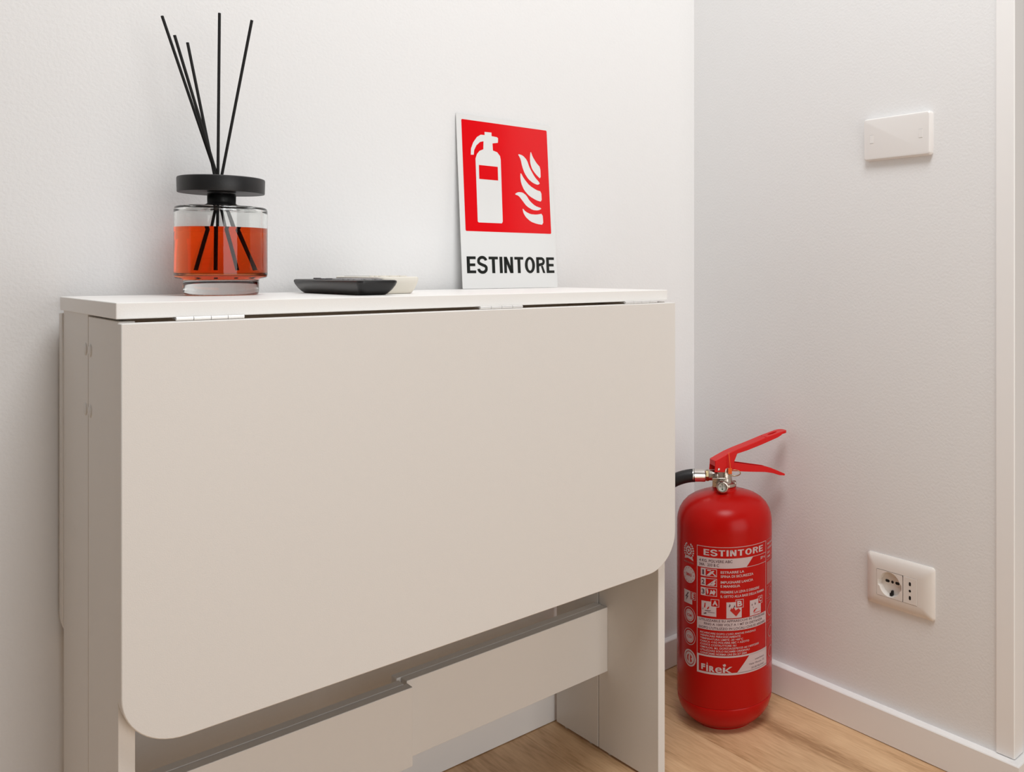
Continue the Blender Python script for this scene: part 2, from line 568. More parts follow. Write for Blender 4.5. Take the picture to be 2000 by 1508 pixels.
# ---------------------------------------------------------------- reed diffuser
DC = (-0.8401, -0.0857)
DK = 0.866
D = empty('reed_diffuser', (DC[0], DC[1], H), 0.0,
          label='glass reed diffuser with red liquid, black disc lid and black sticks on the table', category='diffuser')
LZ = 0.0762
def sc_r(pr):
    return [(a * DK, b) for a, b in pr]
outer = [(0, 0.0004), (0.0410, 0.0004), (0.0428, 0.0014), (0.0436, 0.0040), (0.0436, 0.0165), (0.0445, 0.0185), (0.0520, 0.0196), (0.0534, 0.0212), (0.0538, 0.0240),
         (0.0538, 0.0955), (0.0532, 0.0984), (0.0512, 0.1000), (0.0250, 0.1004), (0.0180, 0.1008), (0.0168, 0.1022), (0.0166, 0.1150), (0.0136, 0.1150), (0.0136, 0.1000),
         (0.0150, 0.0980), (0.0480, 0.0972), (0.0500, 0.0955), (0.0507, 0.0925), (0.0507, LZ)]
wet = [(0.0507, LZ), (0.0507, 0.0285), (0.0496, 0.0255), (0.0470, 0.0240), (0.0425, 0.0222), (0.0400, 0.0205), (0, 0.0200)]
# the wetted inner wall belongs to the liquid, so that each boundary between two media is one surface
bm = bmesh.new()
add_lathe(bm, sc_r(outer), 96)
me = bpy.data.meshes.new('bottle')
bmesh.ops.recalc_face_normals(bm, faces=bm.faces)
t0 = max(bm.faces, key=lambda f: f.calc_center_median().xy.length)
c0 = t0.calc_center_median()
if t0.normal.x * c0.x + t0.normal.y * c0.y < 0:
    bmesh.ops.reverse_faces(bm, faces=bm.faces)
bm.to_mesh(me); bm.free()
BO = link('bottle', me, M['glass'], D, True)
bm = bmesh.new()
add_lathe(bm, sc_r(wet + []), 96)
nside = len(bm.faces)
bm.faces.ensure_lookup_table()
bmesh.ops.recalc_face_normals(bm, faces=bm.faces)
t0 = max(bm.faces, key=lambda f: f.calc_center_median().xy.length)
c0 = t0.calc_center_median()
if t0.normal.x * c0.x + t0.normal.y * c0.y < 0:
    bmesh.ops.reverse_faces(bm, faces=bm.faces)
rim = sorted([v for v in bm.verts if abs(v.co.z - LZ) < 1e-6], key=lambda v: math.atan2(v.co.y, v.co.x))
f = bm.faces.new(rim)
f.normal_update()
if f.normal.z < 0:
    f.normal_flip()
f.material_index = 1
for q in bm.faces:
    q.smooth = q is not f
me = bpy.data.meshes.new('liquid')
bm.to_mesh(me); bm.free()
me.materials.append(M['liquid']); me.materials.append(M['liquid_top'])
link('liquid', me, None, D, label='red liquid filling two thirds of the bottle')
bm = bmesh.new()
add_lathe(bm, sc_r([(0.0070, 0.1012), (0.0198, 0.1012), (0.0198, 0.1026), (0.0172, 0.1034), (0.0158, 0.1060), (0.0156, 0.1140), (0.0168, 0.1165), (0.0350, 0.1170), (0.0478, 0.1160), (0.0500, 0.1158), (0.0504, 0.1166), (0.0508, 0.1310),
               (0.0502, 0.1325), (0.0480, 0.1332), (0.0090, 0.1332), (0.0070, 0.1325)]), 96, closed=True)
obj('lid', bm, M['blacklid'], D, auto=35, label='wide black disc lid')
# sticks: local x along image right
ux = Vector((math.cos(YAW + 0.0), -math.sin(YAW), 0))
vd = Vector((CAM[0] - DC[0], CAM[1] - DC[1], 0)).normalized()   # towards the viewer's side of the table
hx = Vector((-vd.y, vd.x, 0))                                     # to the right, seen from there
def stick(tx, tz, py, bx, bz, by):
    """top (right offset, height), lean away, bottom (right offset, height)"""
    a = hx * bx + vd * by + Vector((0, 0, bz))
    b = hx * tx + vd * py + Vector((0, 0, tz))
    bm = bmesh.new()
    add_tube(bm, [a, a.lerp(b, 0.5), b], 0.00155, 10)
    obj('reed', bm, M['reed'], D, auto=50)
stick(-0.0580, 0.3135, -0.016, 0.0265, 0.0285, 0.008)
stick(-0.0452, 0.2880, 0.008, 0.0240, 0.0285, -0.008)
stick(-0.0335, 0.2855, -0.010, 0.0120, 0.0285, 0.006)
stick(-0.0022, 0.3225, -0.006, -0.0045, 0.0285, 0.003)
stick(0.0300, 0.3145, 0.012, -0.0180, 0.0285, -0.006)

# ---------------------------------------------------------------- remotes
def loft(bm, secs):
    rings = [[bm.verts.new(p) for p in s] for s in secs]
    n = len(rings[0])
    for a, b in zip(rings[:-1], rings[1:]):
        for i in range(n):
            j = (i + 1) % n
            bm.faces.new((a[i], a[j], b[j], b[i]))
    bm.faces.new(rings[0][::-1]); bm.faces.new(rings[-1])

def outline(w, l, r, z, n=8, c=(0, 0)):
    return [(x + c[0], y + c[1], z) for x, y in rrect(-w / 2, w / 2, -l / 2, l / 2, r, n=n)]

def remote(name, loc, rz, w, l, h, taper, mbody, label, cat):
    t = empty(name, loc, rz, label=label, category=cat)
    bm = bmesh.new()
    lv = [(0.0003, taper * 1.0), (h * 0.10, taper * 0.80), (h * 0.35, taper * 0.42), (h * 0.65, taper * 0.12), (h * 0.85, 0.0), (h * 0.95, 0.0003), (h, 0.0016)]
    secs = [outline(w - 2 * i, l - 2.6 * i, 0.007, z) for z, i in lv]
    loft(bm, secs)
    obj('body', bm, mbody, t, auto=38)
    return t
# near right bottom corner of the black one stands at about (-0.734, -0.218)
rb = remote('television_remote', (-0.7225, -0.1340, H), math.radians(1.5), 0.0470, 0.186, 0.0172, 0.0085, M['remote'],
            'black television remote lying lengthwise on the table, nearest its front edge', 'remote')
ks = bmesh.new()
def keys(t, rows, cols, w, y0, dy, z, kw, kl, m, kh=0.0012, name='button'):
    for i in range(rows):
        for j in range(cols):
            b = bmesh.new()
            cx = (j - (cols - 1) / 2) * w
            loft(b, [outline(kw, kl, min(kw, kl) * 0.45, z - 0.0004, 4, (cx, y0 + i * dy)), outline(kw, kl, min(kw, kl) * 0.45, z + kh * 0.7, 4, (cx, y0 + i * dy)),
                     outline(kw * 0.8, kl * 0.8, min(kw, kl) * 0.35, z + kh, 4, (cx, y0 + i * dy))])
            obj(name, b, m, t, auto=40)
keys(rb, 5, 3, 0.0125, -0.064, 0.0135, 0.0172, 0.0085, 0.0062, M['key'])
keys(rb, 3, 3, 0.0125, 0.012, 0.0140, 0.0172, 0.0085, 0.0062, M['keydark'])
b = bmesh.new()
add_lathe(b, [(0, 0.0), (0.0045, 0.0), (0.0045, 0.0015), (0.004, 0.0019), (0, 0.0019)], 20, Matrix.Translation((0, 0.074, 0.0168)))
obj('button', b, M['keydark'], rb, auto=40)
ks.free()
wb = remote('air_conditioner_remote', (-0.6753, -0.1182, H), math.radians(-3.0), 0.0500, 0.148, 0.0205, 0.0060, M['ivory'],
            'cream air conditioner remote lying behind the black remote', 'remote')
b = bmesh.new()
loft(b, [outline(0.038, 0.048, 0.003, 0.0203, 4, (0, 0.034)), outline(0.038, 0.048, 0.003, 0.0209, 4, (0, 0.034))])
obj('display', b, M['lcd'], wb)
keys(wb, 3, 3, 0.0125, -0.052, 0.0140, 0.0205, 0.0090, 0.0065, M['ivory'])

# ---------------------------------------------------------------- fire extinguisher sign
SW, SH = 0.1693, 0.2640
S = empty('fire_extinguisher_sign', (-0.5017, -0.0222, H), 0.0,
          label='red and white ESTINTORE sign leaning on the wall at the back of the table', category='sign')
lean = math.atan2(0.0222 - 0.0020, 0.264)
S.rotation_euler = (-lean, 0, 0)
bm = bmesh.new()
add_prism(bm, rrect(0, SW, 0.0004, SH, 0.0015, n=3), -0.0010, 0.0)
obj('plate', bm, M['signwhite'], S)
def flat(name, parts, m, parent, y, th=0.00015, mm=0.001):
    """parts: list of (verts2d, faces); printed flat on the sign"""
    bm = bmesh.new()
    for vs, fs in parts:
        v = [bm.verts.new((a * mm * 0.9832, y, b * mm * 0.9915)) for a, b in vs]
        for f in fs:
            try:
                bm.faces.new([v[i] for i in f])
            except ValueError:
                pass
    me = bpy.data.meshes.new(name)
    bm.to_mesh(me); bm.free()
    return link(name, me, m, parent)
def poly(pts):
    return (pts, [tuple(range(len(pts)))])
yf = -0.0010
flat('red_panel', [poly(rrect(8.4, 164.0, 87.5, 257.8, 2.0, n=4))], M['signred'], S, yf - 0.0001)
EXT = [(47.7, 242.3), (59.9, 242.6), (59.8, 237.0), (69.4, 236.4), (71.3, 234.7), (70.6, 227.7), (60.9, 225.7), (61.1, 214.6), (68.8, 212.5), (73.6, 206.9), (74.5, 200.9), (73.5, 104.1), (71.8, 101.3), (31.3, 101.2), (29.6, 102.7), (30.1, 199.1), (32.9, 206.5), (37.5, 211.7), (44.3, 214.8), (45.2, 227.4), (39.2, 225.8), (32.4, 219.6), (28.3, 212.0), (27.3, 204.8), (22.3, 204.3), (23.0, 213.8), (27.2, 223.8), (34.1, 232.9), (40.9, 237.2), (47.6, 237.3)]
WIN = [(35.4, 189.8), (68.5, 189.6), (68.3, 168.1), (35.1, 168.2)]
FL = [[(130.9, 220.7), (134.4, 211.5), (141.5, 201.6), (148.2, 195.7), (148.2, 176.2), (139.4, 183.1), (132.3, 191.3), (129.1, 201.0), (129.1, 211.0)],
      [(106.2, 213.8), (115.4, 212.2), (123.1, 205.4), (127.4, 193.3), (136.3, 179.1), (146.7, 169.3), (141.9, 166.4), (133.1, 168.8), (124.4, 174.4), (117.4, 183.8), (113.4, 194.6), (111.4, 205.6)],
      [(110.2, 184.4), (115.7, 175.0), (125.6, 164.5), (138.6, 157.9), (148.1, 156.1), (148.1, 139.2), (138.1, 141.1), (125.0, 147.1), (115.2, 156.3), (110.3, 167.1), (109.1, 176.9)],
      [(97.2, 148.5), (103.5, 152.4), (112.1, 152.4), (119.2, 147.9), (124.8, 139.6), (134.8, 132.0), (148.1, 128.4), (140.5, 124.8), (130.2, 125.0), (118.7, 130.6), (111.7, 138.8), (104.8, 146.5)],
      [(110.8, 127.2), (116.4, 121.8), (125.6, 118.1), (137.3, 117.9), (148.7, 120.2), (149.3, 101.7), (136.9, 102.9), (125.2, 106.2), (116.1, 113.2), (111.7, 120.4)]]
def smooth_poly(pts, it=2):
    for _ in range(it):
        q = []
        for i in range(len(pts)):
            a, b = pts[i], pts[(i + 1) % len(pts)]
            q.append((a[0] * .8 + b[0] * .2, a[1] * .8 + b[1] * .2)); q.append((a[0] * .2 + b[0] * .8, a[1] * .2 + b[1] * .8))
        pts = q
    return pts
flat('extinguisher_pictogram', [poly(EXT)], M['signwhite'], S, yf - 0.0002)
flat('pictogram_band', [poly(WIN)], M['signred'], S, yf - 0.0003)
flat('flame_pictogram', [poly(smooth_poly(f, 1)) for f in FL], M['signwhite'], S, yf - 0.0002)
flat('lettering', plain_word('ESTINTORE', 8.2, 167.0, 23.8, 49.2), M['signblack'], S, yf - 0.0002)

# ---------------------------------------------------------------- plates on the right-hand wall
# wall faces -x; local frame: X = to the right along the wall (-y), Z = up, Y = out of the wall negative
def wallthing(name, yc, zc, **props):
    o = empty(name, (0, yc, zc), -math.pi / 2, **props)   # local +x -> world -y, local -y -> world -x
    return o
B = wallthing('blank_cover_plate', -0.4507, 0.9390, label='blank white cover plate high on the right wall', category='cover plate')
bm = bmesh.new()
w, h = 0.1180, 0.0660
secs = [(0, 0, 0.0045), (0.0, 0.0055, 0.0045), (0.0006, 0.0078, 0.0042), (0.0020, 0.0092, 0.0035), (0.0040, 0.0096, 0.0030)]
loft(bm, [[(x, -d, z) for x, z in rrect(-w / 2 + i, w / 2 - i, -h / 2 + i, h / 2 - i, max(r, 0.001), n=4)] for i, d, r in secs])
obj('plate', bm, M['blank'], B, auto=30)
for sx in (-1, 1):
    bm = bmesh.new()
    cx = sx * 0.0433
    z0, z1 = -0.0062 - 0.0, 0.0062
    add_box(bm, cx - 0.0032, cx + 0.0032, -0.0100, -0.0094, z0, z1)
    obj('screw_cover', bm, M['blank'], B, bev=0.0002)
    bm = bmesh.new()
    for zz in (z0 - 0.0006, z1):
        add_box(bm, cx - 0.0034, cx + 0.0034, -0.00975, -0.0094, zz, zz + 0.0006)
    obj('slot', bm, M['cap'], B)

K = wallthing('wall_socket', -0.4540, 0.2486, label='cream double wall socket low on the right wall', category='socket')
w, h = 0.1185, 0.0795
bm = bmesh.new()
mw, mh = 0.0716, 0.0406                  # module opening
mx0, mx1 = -0.0376, 0.0340
mz0, mz1 = -0.0218, 0.0188
rim = [(0, 0.0, 0.005), (0, 0.0022, 0.005), (0.0014, 0.0042, 0.005), (0.0045, 0.0062, 0.005), (0.0100, 0.0082, 0.004), (0.0165, 0.0092, 0.003)]
N4 = 5
def ring(i, d, r):
    return [(x, -d, z) for x, z in rrect(-w / 2 + i, w / 2 - i, -h / 2 + i, h / 2 - i, max(r, 0.0008), n=N4)]
outer = [ring(i, d, r) for i, d, r in rim]
inner1 = [(x, -0.0093, z) for x, z in rrect(mx0, mx1, mz0, mz1, 0.0008, n=N4)]
inner2 = [(x, -0.0004, z) for x, z in rrect(mx0, mx1, mz0, mz1, 0.0008, n=N4)]
rr = [[bm.verts.new(p) for p in s] for s in outer + [inner1, inner2]]
for a, b in zip(rr[:-1], rr[1:]):
    for i in range(len(a)):
        j = (i + 1) % len(a)
        bm.faces.new((a[i], a[j], b[j], b[i]))
bm.faces.new(rr[0][::-1]); bm.faces.new(rr[-1])
obj('plate', bm, M['plate'], K, auto=30)
div = 0.0095
# round recessed socket
gp = 0.00035
SK = None
bm = bmesh.new()
cx, cz, R0 = -0.0142, -0.0015, 0.0192
x0, x1, z0, z1 = mx0 + gp, div - gp, mz0 + gp, mz1 - gp
n = 48
def wellpt(a, R):
    x, z = cx + R * math.cos(a), cz + R * math.sin(a)
    if abs(math.sin(a)) < 0.26:            # flat side channels reach the edge of the module
        x = cx + math.copysign(0.0212, math.cos(a))
    return (min(max(x, x0 + 0.0012), x1 - 0.0012), min(max(z, z0 + 0.0008), z1 - 0.0008))
ci, co, cb = [], [], []
for i in range(n):
    a = 2 * math.pi * (i + 0.5) / n
    p = wellpt(a, R0)
    ci.append(bm.verts.new((p[0], -0.0096, p[1])))
    q = (cx + (p[0] - cx) * 0.93, cz + (p[1] - cz) * 0.93)
    cb.append(bm.verts.new((q[0], -0.0010, q[1])))
    t = min((x1 - cx) / math.cos(a) if math.cos(a) > 0 else (x0 - cx) / math.cos(a), (z1 - cz) / math.sin(a) if math.sin(a) > 0 else (z0 - cz) / math.sin(a))
    co.append(bm.verts.new((cx + t * math.cos(a), -0.0096, cz + t * math.sin(a))))
for i in range(n):
    j = (i + 1) % n
    bm.faces.new((co[i], co[j], ci[j], ci[i]))
    bm.faces.new((ci[i], ci[j], cb[j], cb[i]))
bm.faces.new(cb)
SK = obj('round_socket', bm, M['plate'], K, auto=40)
def holes(parent, lst, y):
    for ax, az, bx, bz, r in lst:
        b = bmesh.new()
        pts = []
        ang = math.atan2(bz - az, bx - ax)
        for (px, pz, s) in ((bx, bz, ang - math.pi / 2), (ax, az, ang + math.pi / 2)):
            for k in range(9):
                t = s + math.pi * k / 8
                pts.append((px + r * math.cos(t), pz + r * math.sin(t)))
        add_prism(b, pts, y - 0.0002, y)
        obj('pin_hole', b, M['hole'], parent)
holes(SK, [(cx - 0.0072, 0.0006, cx - 0.0106, 0.0006, 0.0021), (cx, 0.0006, cx + 0.0001, 0.0006, 0.0022), (cx + 0.0106, 0.0006, cx + 0.0072, 0.0006, 0.0021)], -0.0010)
b = bmesh.new()
add_box(b, cx - 0.0020, cx + 0.0024, -0.0062, -0.0010, cz - 0.0178, cz - 0.0140)
add_box(b, cx - 0.0004, cx + 0.0022, -0.0050, -0.0008, cz - 0.0140, cz - 0.0105)
obj('earth_clip', b, M['hole'], SK)
b = bmesh.new()
add_box(b, div + gp, mx1 - gp, -0.0097, -0.0040, mz0 + gp, mz1 - gp)
SK2 = obj('narrow_socket', b, M['plate'], K, bev=0.0004)
px = (div + mx1) / 2
holes(SK2, [(px, 0.0078, px, 0.0102, 0.0018), (px, -0.0016, px, -0.0015, 0.0019), (px, -0.0134, px, -0.0108, 0.0018)], -0.0097)
# ---------------------------------------------------------------- fire extinguisher
EC = (-0.1200, -0.1931)
RC = 0.0785
EX = empty('fire_extinguisher', (EC[0], EC[1], 0), -YAW,
           label='red fire extinguisher standing on the floor in the corner', category='fire extinguisher')
EX.scale = (1, 1, 1.0068)
bm = bmesh.new()
prof = [(0, 0.010), (0.045, 0.010), (0.0465, 0.0), (0.0510, 0.0), (0.0520, 0.0045), (0.0585, 0.0062), (0.0680, 0.0155), (0.0742, 0.0250), (0.0774, 0.0350), (RC - 0.0002, 0.0425), (RC - 0.0004, 0.0440),
        (RC - 0.0010, 0.0448), (RC - 0.0004, 0.0456), (RC, 0.0470), (RC, 0.3160), (0.0782, 0.3230), (0.0770, 0.3305), (0.0742, 0.3385), (0.0695, 0.3465), (0.0625, 0.3535), (0.0535, 0.3590),
        (0.0430, 0.3630), (0.0320, 0.3658), (0.0215, 0.3676), (0.0200, 0.3684), (0.0195, 0.3700), (0.0195, 0.3735), (0, 0.3735)]
add_lathe(bm, prof, 96)
CY = obj('cylinder', bm, M['red'], EX, auto=50)

# valve
bm = bmesh.new()
add_lathe(bm, [(0, 0.3735), (0.0185, 0.3735), (0.0190, 0.3750), (0.0185, 0.3790), (0.0150, 0.3810), (0.0132, 0.3835), (0.0125, 0.3880), (0.0128, 0.4010), (0.0120, 0.4060), (0, 0.4060)], 28)
add_lathe(bm, [(0, 0.010), (0.0082, 0.010), (0.0086, 0.012), (0.0086, 0.0255), (0.0076, 0.0270), (0, 0.0270)], 24, aim((0, 0, 0.3915), (-1, 0, 0)))
add_lathe(bm, [(0, 0.010), (0.0050, 0.010), (0.0050, 0.0180), (0.0040, 0.0195), (0, 0.0195)], 18, aim((0, 0, 0.3775), (1, 0.1, 0)))
add_box(bm, -0.020, 0.004, -0.014, 0.004, 0.3745, 0.3900)
VB = obj('valve', bm, M['nickel'], EX, auto=35, bev=0.0008)
bm = bmesh.new()
gd = Vector((0.06, -1, 0)).normalized()
gm = aim((-0.0050, -0.004, 0.3788), gd)
add_lathe(bm, [(0, 0.0), (0.0085, 0.0), (0.0095, 0.002), (0.0095, 0.0245), (0.0090, 0.0262), (0.0076, 0.0266), (0.0072, 0.0258), (0.0072, 0.0215), (0, 0.0215)], 36, gm)
G = obj('pressure_gauge', bm, M['nickel'], EX, auto=35)
bm = bmesh.new()
add_lathe(bm, [(0, 0.0216), (0.0071, 0.0216), (0.0071, 0.0220), (0, 0.0220)], 32, gm)
obj('gauge_dial', bm, M['gaugeface'], G)
gi = aim(gm @ Vector((0, 0, 0.0221)), gd)
bm = bmesh.new()
def gbox(cxx, czz, wx, wz, rot=0):
    m2 = Matrix.Translation(gm @ Vector((0, 0, 0.0222))) @ Matrix.Rotation(math.atan2(gd.y, gd.x) + math.pi / 2, 4, 'Z') @ Matrix.Rotation(rot, 4, 'Y')
    add_box(bm, cxx - wx / 2, cxx + wx / 2, -0.0002, 0.0002, czz - wz / 2, czz + wz / 2, m2)
gbox(0, 0.0010, 0.0006, 0.0082); gbox(0.0028, 0.0012, 0.0014, 0.0008); gbox(-0.0030, 0.0004, 0.0014, 0.0008); gbox(0, -0.0040, 0.0022, 0.0022); gbox(-0.0028, 0.0032, 0.0013, 0.0007, 0.5)
obj('gauge_needle', bm, M['gauget'], G)

# hose
bm = bmesh.new()
add_lathe(bm, [(0, 0.0255), (0.0092, 0.0255), (0.0096, 0.0262), (0.0096, 0.0298), (0.0088, 0.0305), (0, 0.0305)], 6, aim((0, 0, 0.3912), (-1, 0, 0)))
obj('hose_nut', bm, M['brass'], EX)
bm = bmesh.new()
add_lathe(bm, [(0, 0.0300), (0.0075, 0.0300), (0.0098, 0.0312), (0.0104, 0.0325), (0.0104, 0.0500), (0.0108, 0.0506), (0.0108, 0.0522), (0.0100, 0.0526), (0, 0.0526)], 32, aim((0, 0, 0.3912), (-1, 0, -0.0)))
obj('hose_ferrule', bm, M['chrome'], EX, auto=40)
bm = bmesh.new()
path = bez((-0.049, 0, 0.3912), (-0.086, 0, 0.3900), (-0.1310, 0.0, 0.3640), (-0.1320, 0.010, 0.2900), 18) + \
       bez((-0.1320, 0.010, 0.2900), (-0.1325, 0.016, 0.25), (-0.1270, 0.020, 0.18), (-0.1220, 0.020, 0.120), 10)[1:]
add_tube(bm, path, 0.0108, 20)
obj('hose', bm, M['rubber'], EX, auto=50)
bm = bmesh.new()
add_lathe(bm, [(0, 0), (0.009, 0), (0.0105, 0.004), (0.0125, 0.03), (0.0125, 0.05), (0.0118, 0.052), (0, 0.052)], 24, aim((-0.1216, 0.020, 0.070), (0, 0, 1)))
obj('nozzle', bm, M['rubber'], EX, auto=40)

# handles, in a frame turned 25 degrees away from the viewer
HM = Matrix.Translation((0.0015, 0, 0)) @ Matrix.Rotation(math.radians(25), 4, 'Z')
up_out = [(-24.7, 400.9), (-5.3, 399.0), (10.1, 399.3), (11.3, 415.0), (16.8, 427.3), (35.9, 431.1), (62.2, 438.1), (93.0, 447.4), (99.0, 450.2), (103.0, 452.8), (103.0, 455.4), (92.6, 454.4), (71.1, 449.0), (35.9, 438.6), (18.6, 434.2), (1.4, 429.0), (-14.0, 422.8), (-22.7, 419.4)]
U = [(a * 0.001, b * 0.001) for a, b in up_out]
bm = bmesh.new()
for y0, y1 in ((-0.0112, -0.0094), (0.0094, 0.0112)):
    add_prism(bm, U, y0, y1, HM)
# top plate following the ridge, widened to a rounded tip with a hanging slot
ridge = [(-0.0232, 0.4190), (-0.0140, 0.4232), (0.0014, 0.4295), (0.0186, 0.4348), (0.0359, 0.4393), (0.0530, 0.4440), (0.0711, 0.4493)]
def strip(pts, half):
    r = []
    for s, z in pts:
        r.append([bm.verts.new(HM @ Vector((s, yy, zz))) for yy, zz in ((-half, z - 0.0020), (-half, z), (half, z), (half, z - 0.0020))])
    for a, b in zip(r[:-1], r[1:]):
        for i in range(4):
            j = (i + 1) % 4
            bm.faces.new((a[i], a[j], b[j], b[i]))
    bm.faces.new(r[0][::-1]); bm.faces.new(r[-1])
strip(ridge, 0.0109)
# slotted tip plate
outp, inp = [], []
for i in range(40):
    a = 2 * math.pi * i / 40
    s = 0.0945 + (0.0234 if math.cos(a) < 0 else 0.0195) * (abs(math.cos(a)) ** 0.75) * (1 if math.cos(a) >= 0 else -1)
    y = 0.0109 * (abs(math.sin(a)) ** 0.6) * (1 if math.sin(a) >= 0 else -1)
    if math.cos(a) < -0.2:
        y = 0.0109 * (1 if math.sin(a) >= 0 else -1) * min(1, abs(math.sin(a)) / 0.55)
    outp.append((s, y))
    inp.append((0.0885 + 0.0088 * math.cos(a), 0.0036 * math.sin(a)))
def zt(s):
    return 0.4493 + (s - 0.0711) * 0.24 - max(0, s - 0.098) ** 2 * 9
vo, vi, vo2, vi2 = [], [], [], []
for (s, y) in outp:
    vo.append(bm.verts.new(HM @ Vector((s, y, zt(s))))); vo2.append(bm.verts.new(HM @ Vector((s, y, zt(s) - 0.0042))))
for (s, y) in inp:
    vi.append(bm.verts.new(HM @ Vector((s, y, zt(s))))); vi2.append(bm.verts.new(HM @ Vector((s, y, zt(s) - 0.0042))))
for i in range(40):
    j = (i + 1) % 40
    bm.faces.new((vo[i], vo[j], vi[j], vi[i])); bm.faces.new((vi2[i], vi2[j], vo2[j], vo2[i]))
    bm.faces.new((vo[j], vo[i], vo2[i], vo2[j])); bm.faces.new((vi[i], vi[j], vi2[j], vi2[i]))
# partial end wall
add_box(bm, -0.0236, -0.0220, -0.0105, 0.0105, 0.4100, 0.4190, HM)
obj('carry_handle', bm, M['redhandle'], EX, auto=35, bev=0.0005)
bm = bmesh.new()
add_box(bm, -0.0150, 0.0060, -0.0085, 0.0085, 0.3990, 0.4160, HM)
obj('valve_stem', bm, M['nickel'], EX, bev=0.001)
low = [(6.0, 414.0), (11.0, 412.9), (37.0, 407.2), (72.3, 399.6), (90.2, 393.2), (107.0, 385.6), (109.5, 383.6), (106.5, 382.0), (98.3, 383.2), (85.7, 388.0), (70.0, 391.5), (45.8, 394.2), (11.1, 398.7), (4.0, 399.5)]
Lw = [(a * 0.001, b * 0.001) for a, b in low]
bm = bmesh.new()
for y0, y1 in ((-0.0090, -0.0074), (0.0074, 0.0090)):
    add_prism(bm, Lw, y0, y1, HM)
strip([(0.008, 0.4010), (0.0458, 0.3965), (0.070, 0.3937), (0.0857, 0.3903), (0.0983, 0.3855), (0.1085, 0.3835)], 0.0085)
obj('squeeze_lever', bm, M['redhandle'], EX, auto=35, bev=0.0004)
# pivot rivet, safety ring and orange seal
bm = bmesh.new()
add_lathe(bm, [(0, 0), (0.0022, 0), (0.0022, 0.0008), (0.0012, 0.0014), (0, 0.0015)], 14, HM @ aim((-0.0175, -0.0112, 0.4050), (0, -1, 0)))
obj('rivet', bm, M['chrome'], EX, auto=40)
bm = bmesh.new()
rc = Vector((0.0165, -0.0150, 0.3985))
ringp = [rc + Vector((0.0095 * math.cos(a), -0.0015 * math.sin(a), 0.0052 * math.sin(a))) for a in [2 * math.pi * k / 28 for k in range(29)]]
add_tube(bm, ringp, 0.0008, 8)
obj('pull_ring', bm, M['brass'], EX, auto=60)
bm = bmesh.new()
add_box(bm, 0.0060, 0.0122, -0.0185, -0.0155, 0.3975, 0.4065)
add_tube(bm, [(0.0095, -0.0168, 0.4060), (0.0085, -0.0165, 0.4180), (0.0068, -0.0135, 0.4320)], 0.0007, 8)
obj('seal_tag', bm, M['orange'], EX, bev=0.0006, label='orange seal tag on a thin thread')

# ---- printed label wrapped on the cylinder (s = arc length to the right, z = height, in mm)
def wrap(name, parts, m, eps, parent=CY, bend=3.0):
    bm = bmesh.new()
    for vs, fs in parts:
        v = [bm.verts.new((a, 0, b)) for a, b in vs]
        for f in fs:
            try:
                bm.faces.new([v[i] for i in f])
            except ValueError:
                pass
    # cut wide faces so that they follow the curve
    s0 = min(v.co.x for v in bm.verts); s1 = max(v.co.x for v in bm.verts)
    if s1 - s0 > 2 * bend:
        k = math.floor(s0 / bend) + 1
        while k * bend < s1:
            bmesh.ops.bisect_plane(bm, geom=bm.verts[:] + bm.edges[:] + bm.faces[:], plane_co=(k * bend, 0, 0), plane_no=(1, 0, 0))
            k += 1
    R = RC + eps
    for v in bm.verts:
        a = (v.co.x + 1.3) * 0.001 / RC
        v.co = Vector((R * math.sin(a), -R * math.cos(a), v.co.z * 0.001))
    me = bpy.data.meshes.new(name)
    for f in bm.faces:
        c = f.calc_center_median(); f.normal_update()
        if f.normal.x * c.x + f.normal.y * c.y < 0:
            f.normal_flip()
    bm.to_mesh(me); bm.free()
    return link(name, me, m, parent)
def rect(x0, x1, z0, z1):
    return poly([(x0, z0), (x1, z0), (x1, z1), (x0, z1)])
def frame(x0, x1, z0, z1, t):
    return [rect(x0, x1, z1 - t, z1), rect(x0, x1, z0, z0 + t), rect(x0, x0 + t, z0 + t, z1 - t), rect(x1 - t, x1, z0 + t, z1 - t)]
def disc(cx, cz, rx, rz=None, n=28):
    rz = rz or rx
    return poly([(cx + rx * math.cos(2 * math.pi * i / n), cz + rz * math.sin(2 * math.pi * i / n)) for i in range(n)])
def annulus(cx, cz, r0, r1, n=28):
    v = [(cx + r0 * math.cos(2 * math.pi * i / n), cz + r0 * math.sin(2 * math.pi * i / n)) for i in range(n)] + \
        [(cx + r1 * math.cos(2 * math.pi * i / n), cz + r1 * math.sin(2 * math.pi * i / n)) for i in range(n)]
    return v, [(i, (i + 1) % n, n + (i + 1) % n, n + i) for i in range(n)]
def star(cx, cz, r, k=5, q=0.42):
    return poly([(cx + (r if i % 2 == 0 else r * q) * math.sin(math.pi * i / k), cz + (r if i % 2 == 0 else r * q) * math.cos(math.pi * i / k)) for i in range(2 * k)])
E1, E2, E3 = 0.00025, 0.0004, 0.00055
X0, X1 = -48.5, 76.2
wrap('label_frame', [rect(X0, X1, 297.2, 298.0), rect(X0, X0 + 0.9, 129, 298), rect(X1 - 0.8, X1, 129, 298),
                     rect(45, X1, 279.3, 280.0), rect(32, X1, 264.6, 265.3),
                     rect(X0, X1 + 1.5, 126.4, 129.0), rect(X0, X1 + 1.5, 99.4, 102.6), rect(X0, X0 + 3.6, 102.6, 126.4)], M['lprint'], E1)
for bp_ in ([poly([(X0, 281.2), (46.0, 280.0), (33.0, 265.0), (X0, 265.0)])], [rect(X0, X1, 168.4, 186.3)],
            [poly([(38.6, 127.0), (X1 + 1.5, 127.0), (X1 + 1.5, 101.5), (16.5, 101.5)])]):
    wrap('label_band', bp_, M['lprint'], E1)
